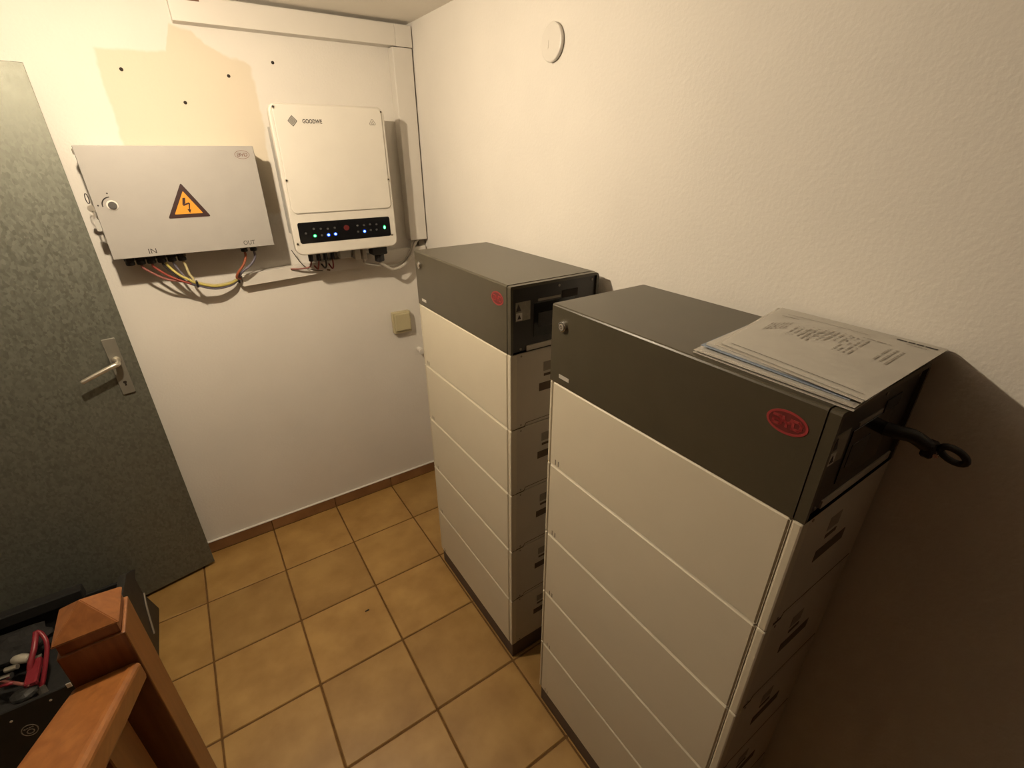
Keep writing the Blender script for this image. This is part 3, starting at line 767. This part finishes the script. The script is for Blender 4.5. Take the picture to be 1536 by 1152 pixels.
# ------------------------------------------------------------------ papers on the near tower
def sheet(name, cs, z, th, m, parent, bulge=0, n=10, lift=(0, 0, 0, 0)):
    """quad sheet with corners cs (xy: front-far, back-far, back-near, front-near), bulging"""
    bm = bmesh.new(); g = {}
    for s in (0, 1):
        for i in range(n+1):
            for j in range(n+1):
                u, v = i/n, j/n
                P = [(1-u)*(1-v), u*(1-v), u*v, (1-u)*v]
                x = sum(a*c[0] for a, c in zip(P, cs)); y = sum(a*c[1] for a, c in zip(P, cs))
                h = z+bulge*math.sin(math.pi*u)**.7*math.sin(math.pi*v)**.7+sum(a*l for a, l in zip(P, lift))
                g[s, i, j] = bm.verts.new((x, y, h+s*th))
    for i in range(n):
        for j in range(n):
            bm.faces.new((g[1, i, j], g[1, i+1, j], g[1, i+1, j+1], g[1, i, j+1]))
            bm.faces.new((g[0, i, j], g[0, i, j+1], g[0, i+1, j+1], g[0, i+1, j]))
    for k in range(n):
        for (a, b_) in (((k, 0), (k+1, 0)), ((n, k), (n, k+1)), ((k+1, n), (k, n)), ((0, k+1), (0, k))):
            bm.faces.new((g[0, a[0], a[1]], g[0, b_[0], b_[1]], g[1, b_[0], b_[1]], g[1, a[0], a[1]]))
    bmesh.ops.recalc_face_normals(bm, faces=bm.faces[:])
    return mk(name, bm, m, parent, smooth=False)
def pxy(px, py, z):
    p = at(px, py, 2, z); return (p.x, p.y)
FOLDER = [pxy(1040, 526, TOP+.003), (-.022, -1.742), (-.012, -1.998), pxy(1281, 615, TOP+.003)]
def inset(cs, d, sh=(0, 0)):
    cx = sum(c[0] for c in cs)/4; cy = sum(c[1] for c in cs)/4
    out = []
    for c in cs:
        v = Vector((c[0]-cx, c[1]-cy)); L = v.length; v *= (L-d)/L
        out.append((cx+v.x+sh[0], cy+v.y+sh[1]))
    return out
z = TOP+.0004
pf = thing('document_folder', 'clear plastic sleeve of documents at the bottom of the paper pile', 'documents', (-.17, -1.88, TOP))
sheet('sleeve_back', FOLDER, z, .0012, 'plastic', pf)
sheet('page_stack', inset(FOLDER, .008), z+.0014, .0045, 'paper', pf)
sheet('sleeve_front', FOLDER, z+.0061, .0006, 'plastic', pf, lift=(-.002, 0, 0, -.001))
bcard = inset(FOLDER, .012, (.004, .004))
s1 = sheet('blue_card', bcard, z+.0070, .0012, 'paperblue', None, bulge=.001, lift=(.003, 0, 0, 0)); 
s1['label'] = 'pale blue card sleeve in the middle of the paper pile'; s1['category'] = 'card'
mid = inset(FOLDER, .014, (.007, -.001))
pm = thing('document_folder', 'wrinkled clear sleeve of pages directly under the printed sheet', 'documents', (-.17, -1.88, z+.0085))
sheet('page_stack', mid, z+.0088, .0035, 'paper', pm, bulge=.002, lift=(.003, .001, 0, 0))
TOPS = [pxy(1082, 512, TOP+.022), (-.012, -1.748), (-.004-.004, -2.012), pxy(1300, 598, TOP+.018)]
sheet('sleeve_front', inset(TOPS, -.004, (-.003, .004)), z+.0128, .0008, 'plastic', pm, bulge=.003, lift=(.003, .002, 0, 0))
ps = thing('printed_sheet', 'white printed sheet with table rows lying on top of the paper pile', 'paper', (-.17, -1.88, z+.016))
BUL, LIFT, ZT = .004, (.004, .003, .001, .0005), z+.0142
sheet('page', TOPS, ZT, .0006, 'paper', ps, bulge=BUL, lift=LIFT)
def on_sheet(u, v):
    P = [(1-u)*(1-v), u*(1-v), u*v, (1-u)*v]
    x = sum(a*c[0] for a, c in zip(P, TOPS)); y = sum(a*c[1] for a, c in zip(P, TOPS))
    return Vector((x, y, ZT+.0006+BUL*math.sin(math.pi*min(max(u, 0), 1))**.7*math.sin(math.pi*min(max(v, 0), 1))**.7+sum(a*l for a, l in zip(P, LIFT))+.0007))
def print_line(bm, u0, v0, u1, v1, wd, gap=.0, seed=0):
    rr = random.Random(seed); n = 24; L = Vector((u1-u0, v1-v0)); nn = Vector((-L.y, L.x)).normalized()*wd/2
    for k in range(n):
        if gap and rr.random() < gap: continue
        a, c = k/n, (k+1)/n
        q = []
        for t_, s in ((a, -1), (c, -1), (c, 1), (a, 1)):
            q.append(bm.verts.new(on_sheet(u0+L.x*t_+nn.x*s, v0+L.y*t_+nn.y*s)))
        bm.faces.new(q)
bm = bmesh.new(); print_line(bm, .045, .06, .045, .96, .006); mk('ruled_line', bm, 'inkgrey', ps)
bm = bmesh.new(); print_line(bm, .86, .10, .86, .62, .005); mk('ruled_line', bm, 'inkgrey', ps)
bm = bmesh.new(); print_line(bm, .93, .76, .93, .97, .020, .12, 5); mk('bold_heading', bm, 'ink', ps)
bm = bmesh.new()
for i, (u, v0, v1) in enumerate(((.80, .08, .2), (.885, .82, .93), (.78, .62, .78))): print_line(bm, u, v0, u, v1, .012, .25, i)
for i in range(6): print_line(bm, .42+.022*i, .10+.02*i, .60+.02*i, .10+.02*i, .010, .45, 10+i)
for c_ in range(3):
    for i in range(5): print_line(bm, .44+.06*c_, .26+.035*i+.08*c_, .66+.05*c_, .26+.035*i+.08*c_, .012, .4, 30+c_*7+i)
for i in range(4): print_line(bm, .42, .58+.03*i, .74, .58+.03*i, .011, .4, 70+i)
for i in range(3): print_line(bm, .46, .80+.035*i, .72, .80+.035*i, .013, .35, 90+i)
mk('printed_text', bm, 'inkfaint', ps)['kind'] = 'stuff'

# ================================================================== STAIR BANISTER
NX, NY, NW, NZ = -1.2717, -1.2986, .095, .9483
ban = thing('stair_banister', 'orange pine stair banister with a pyramid topped newel post', 'banister', (NX, NY, 0))
h = NW/2
mk('newel_post', B(NX-h, NX+h, NY-h, NY+h, 0, NZ, bev=.003, seg=2), 'wood', ban)
mk('post_neck', B(NX-h+.006, NX+h-.006, NY-h+.006, NY+h-.006, NZ-.001, NZ+.026), 'wood', ban)
bm = bmesh.new(); hp = .046; zb = NZ+.024
b0 = [bm.verts.new((NX+a*hp, NY+c*hp, zb)) for a, c in ((-1, -1), (1, -1), (1, 1), (-1, 1))]
b1 = [bm.verts.new((NX+a*hp, NY+c*hp, zb+.003)) for a, c in ((-1, -1), (1, -1), (1, 1), (-1, 1))]
ap = bm.verts.new((NX, NY, zb+.044)); bm.faces.new(b0[::-1])
for i in range(4):
    bm.faces.new((b0[i], b0[(i+1) % 4], b1[(i+1) % 4], b1[i])); bm.faces.new((b1[i], b1[(i+1) % 4], ap))
bmesh.ops.bevel(bm, geom=bm.edges[:], offset=.0012, segments=2, affect='EDGES')
mk('newel_cap', bm, 'wood', ban)
SL = .56
bm = bmesh.new()
box(bm, NX-.052, NX+.047, -2.55, NY-h+.004, .818, .874, bev=.013, seg=4)
for v in bm.verts: v.co.z += (NY-h-v.co.y)*SL
mk('handrail', bm, 'woodrail', ban)
bm = bmesh.new(); box(bm, NX-.016, NX+.006, -1.50, -1.388, .12, .86, bev=.002)
for v in bm.verts:
    if v.co.z > .5: v.co.z = .825+(NY-h-v.co.y)*SL
    else: v.co.z = .06+(NY-h-v.co.y)*SL
mk('baluster', bm, 'wood', ban)
bm = bmesh.new(); box(bm, NX-.020, NX+.020, -2.55, NY-h+.002, .0, .24, bev=.003)
for v in bm.verts: v.co.z += (NY-h-v.co.y)*SL if (v.co.z > .1 or v.co.y < -2) else .002
mk('stringer', bm, 'woodrail', ban)

st_ = thing('staircase', 'dark brown wooden stairs rising beside the pine banister', 'stairs', (-1.70, -1.45, 0))  # unseen steps following the handrail, added in dark wood to lower ambient light
for i in range(7):
    yy = -1.42-.31*i; zz = .175*(i+1)
    mk('tread', B(XL+.002, NX-.024, yy-.335, yy, zz-.035, zz, bev=.003), 'wooddark', st_)
    mk('riser', B(XL+.002, NX-.024, yy-.045, yy-.025, zz-.175, zz-.0355), 'wooddark', st_)

# ================================================================== TOOL BOX AND TOOLS
TBX0, TBX1, TBY0, TBY1, TBZ = -1.98, -1.437, -.70, -.25, .255
tb = thing('tool_box', 'open black plastic tool box on the tiled floor by the steel door', 'tool box', ((TBX0+TBX1)/2, (TBY0+TBY1)/2, 0))
th = .012
mk('box_floor', B(TBX0+.01, TBX1-.01, TBY0+.01, TBY1-.01, .0, .012), 'toolblack', tb)
fw = mk('front_wall', B(TBX0, TBX1-.025, TBY0, TBY0+th, .0, TBZ, bev=.003), 'toolblack', tb)
mk('back_wall', B(TBX0, TBX1-.025, TBY1-th-.02, TBY1-.02, .0, TBZ-.02, bev=.003), 'toolblack', tb)
mk('end_wall', B(TBX0, TBX0+th, TBY0+th, TBY1-th, .0, TBZ, bev=.003), 'toolblack', tb)
def blend(a, b_, t): return tuple(x+(y-x)*t for x, y in zip(a, b_))
Pa = [(-.795, .591), (-.692, .575), (-.6, .511), (-.643, .506), (-.637, .434), (-.558, .271), (-.57, .25), (-.747, .315), (-.76, .424)]
Pb = [(-.585, .422), (-.466, .404), (-.361, .33), (-.41, .325), (-.403, .242), (-.312, .055), (-.327, .03), (-.53, .106), (-.545, .231)]
out = [blend(a, c, 1.283) for a, c in zip(Pa, Pb)]
bm = bmesh.new()
prism(bm, [(TBY0+.002, .0), (out[5][0]-.004, .0), (out[5][0], .008), out[4], out[3], out[2], out[1], out[0], (TBY0+.10, .29), (TBY0+.002, .25)], 0, TBX1-.024, TBX1, .003)
mk('handle_end', bm, 'toolgrey', tb)
bm = bmesh.new(); tube(bm, [(TBX1+.002, out[4][0], out[4][1]), (TBX1+.003, out[8][0]+.10, out[8][1]-.02), (TBX1+.002, out[7][0]+.03, out[7][1]+.02)], .003, 6, 4); mk('end_ridge', bm, 'slot', tb)
mk('rim_bar', B(TBX0, -1.60, TBY1-.055, TBY1-.015, TBZ-.0195, TBZ+.028, bev=.004), 'toolblack', tb)
em = at(45, 1095, 1, TBY0)
bm = bmesh.new()
ring(bm, ell(em.x, em.z, .019, .024, 28), ell(em.x, em.z, .0165, .0215, 28), 1, TBY0-.0008, TBY0)
ring(bm, ell(em.x, em.z-.006, .009, .010, 20), ell(em.x, em.z-.006, .0065, .0075, 20), 1, TBY0-.0008, TBY0)
for a in (-.009, -.003, .003, .009): box(bm, em.x+a-.002, em.x+a+.002, TBY0-.0008, TBY0, em.z+.008, em.z+.0115)
mk('emblem', bm, 'inkgrey', tb)
for px, py in ((17, 1082), (76, 1050)):
    s = at(px, py, 1, TBY0); b2 = bmesh.new(); disc(b2, (s.x, s.z), .0035, 1, TBY0-.0015, TBY0, 12); mk('rivet', b2, 'silver', tb)
s = at(103, 1026, 1, TBY0); mk('latch', B(s.x-.006, s.x+.006, TBY0-.004, TBY0, s.z-.012, s.z+.006, bev=.001), 'silver', tb)
# tools standing and lying in the box
bm = bmesh.new(); box(bm, TBX0+.02, TBX1-.035, TBY0+.02, TBY1-.02, .0125, .10, bev=.01)
for v in bm.verts:
    if v.co.z > .05: v.co.z += .02*math.sin(v.co.x*31)+.02*math.cos(v.co.y*27)
solo('tool_bag', bm, 'toolcloth', 'dark grey cloth bag filling the bottom of the tool box', 'bag')
pt = lambda px, py, z_: at(px, py, 2, z_)
def tool(path, r, m, name, label, cat, n=10):
    bm = bmesh.new(); tube(bm, path, r, n, 5); return solo(name, bm, m, label, cat, smooth=True)
a = pt(54, 948, .27); b_ = pt(48, 1018, .20)
pl = thing('pliers', 'red handled pliers standing in the open tool box', 'pliers', (b_.x, b_.y, .12))
bm = bmesh.new(); tube(bm, [tuple(a), (a.x-.004, (a.y*.6+b_.y*.4), .25), (b_.x-.006, b_.y+.03, .21), (b_.x, b_.y, .15)], .0085, 10, 5); mk('handle', bm, 'toolred', pl, smooth=True)
bm = bmesh.new(); tube(bm, [tuple(a), (a.x+.014, a.y-.012, .262), (a.x+.022, a.y-.05, .230), (b_.x+.008, b_.y, .15)], .007, 10, 5); mk('handle', bm, 'toolred', pl, smooth=True)
bm = bmesh.new(); tube(bm, [(b_.x+.004, b_.y+.002, .155), (b_.x+.006, b_.y-.01, .12)], .012, 8, 1); mk('jaw', bm, 'steel', pl)
kn = thing('utility_knife', 'red utility knife lying flat in the tool box', 'knife', tuple(pt(52, 1005, .20)))
p0 = pt(52, 985, .22); p1 = pt(52, 1020, .20)
bm = bmesh.new(); box(bm, p0.x-.016, p0.x+.016, p1.y-.02, p0.y, .195, .215, bev=.004); mk('handle', bm, 'toolred', kn)
bm = bmesh.new(); box(bm, p0.x-.012, p0.x+.010, p0.y, p0.y+.018, .200, .206); mk('blade', bm, 'steel', kn)
for i, (px, py, m, lab) in enumerate(((9, 1016, 'chrome', 'shiny steel socket lying among the tools'), (18, 1003, 'steel', 'dull steel socket lying beside the shiny one'))):
    p = pt(px, py, .205); bm = bmesh.new(); tube(bm, [p+Vector((-.016, .004, 0)), p+Vector((.016, -.004, .004))], .009, 12, 1); solo('socket', bm, m, lab, 'socket')
p = pt(32, 990, .21); bm = bmesh.new(); tube(bm, [p+Vector((-.02, .012, 0)), p+Vector((0, 0, .006)), p+Vector((.022, -.012, .004))], lambda t: .012+.004*math.sin(t*3), 10, 5)
solo('small_bottle', bm, 'toolwhite', 'milky white plastic bottle lying in the tool box', 'bottle', smooth=True)
for i, (x0, y0_, x1, y1_, m, lab) in enumerate(((2, 1022, 45, 1028, 'wpink', 'thin dull red screwdriver lying across the tool box'), (0, 1030, 20, 1024, 'toolred', 'short red screwdriver tip at the edge of the tool box'),
        (14, 975, 40, 965, 'invgrey', 'grey spanner lying at the back of the tool box'))):
    A_ = pt(x0, y0_, .20); B_ = pt(x1, y1_, .205); bm = bmesh.new(); tube(bm, [A_, B_], .0055, 8, 1)
    o = solo('screwdriver' if i < 2 else 'spanner', bm, m, lab, 'screwdriver' if i < 2 else 'spanner', smooth=True)
p = pt(12, 960, .23); bm = bmesh.new(); bmesh.ops.create_icosphere(bm, subdivisions=3, radius=.07)
rr = random.Random(3)
for v in bm.verts:
    k_ = 1+.22*math.sin(v.co.x*90+1)*math.cos(v.co.y*70)+.1*math.sin(v.co.z*120)
    v.co = Vector((v.co.x*1.3*k_, v.co.y*1.0*k_, v.co.z*.55*k_))+Vector((p.x, p.y, .19))
solo('crumpled_bag', bm, 'toolcloth', 'crumpled dark plastic bag at the back of the tool box', 'bag')
p = pt(35, 1040, .19); bm = bmesh.new(); bmesh.ops.create_icosphere(bm, subdivisions=2, radius=.028)
for v in bm.verts: v.co = Vector((v.co.x*1.3, v.co.y, v.co.z*.6))+Vector((p.x, p.y, .185))
solo('tape_roll', bm, 'toolgrey', 'dark grey wad of tape by the front wall of the tool box', 'tape')

# a crumb on the tiles
p = at(551, 916, 2, 0); bm = bmesh.new(); box(bm, p.x-.009, p.x+.008, p.y-.003, p.y+.003, .0001, .003, bev=.001)
solo('debris_chip', bm, 'hole', 'tiny dark chip lying on a floor tile', 'debris')
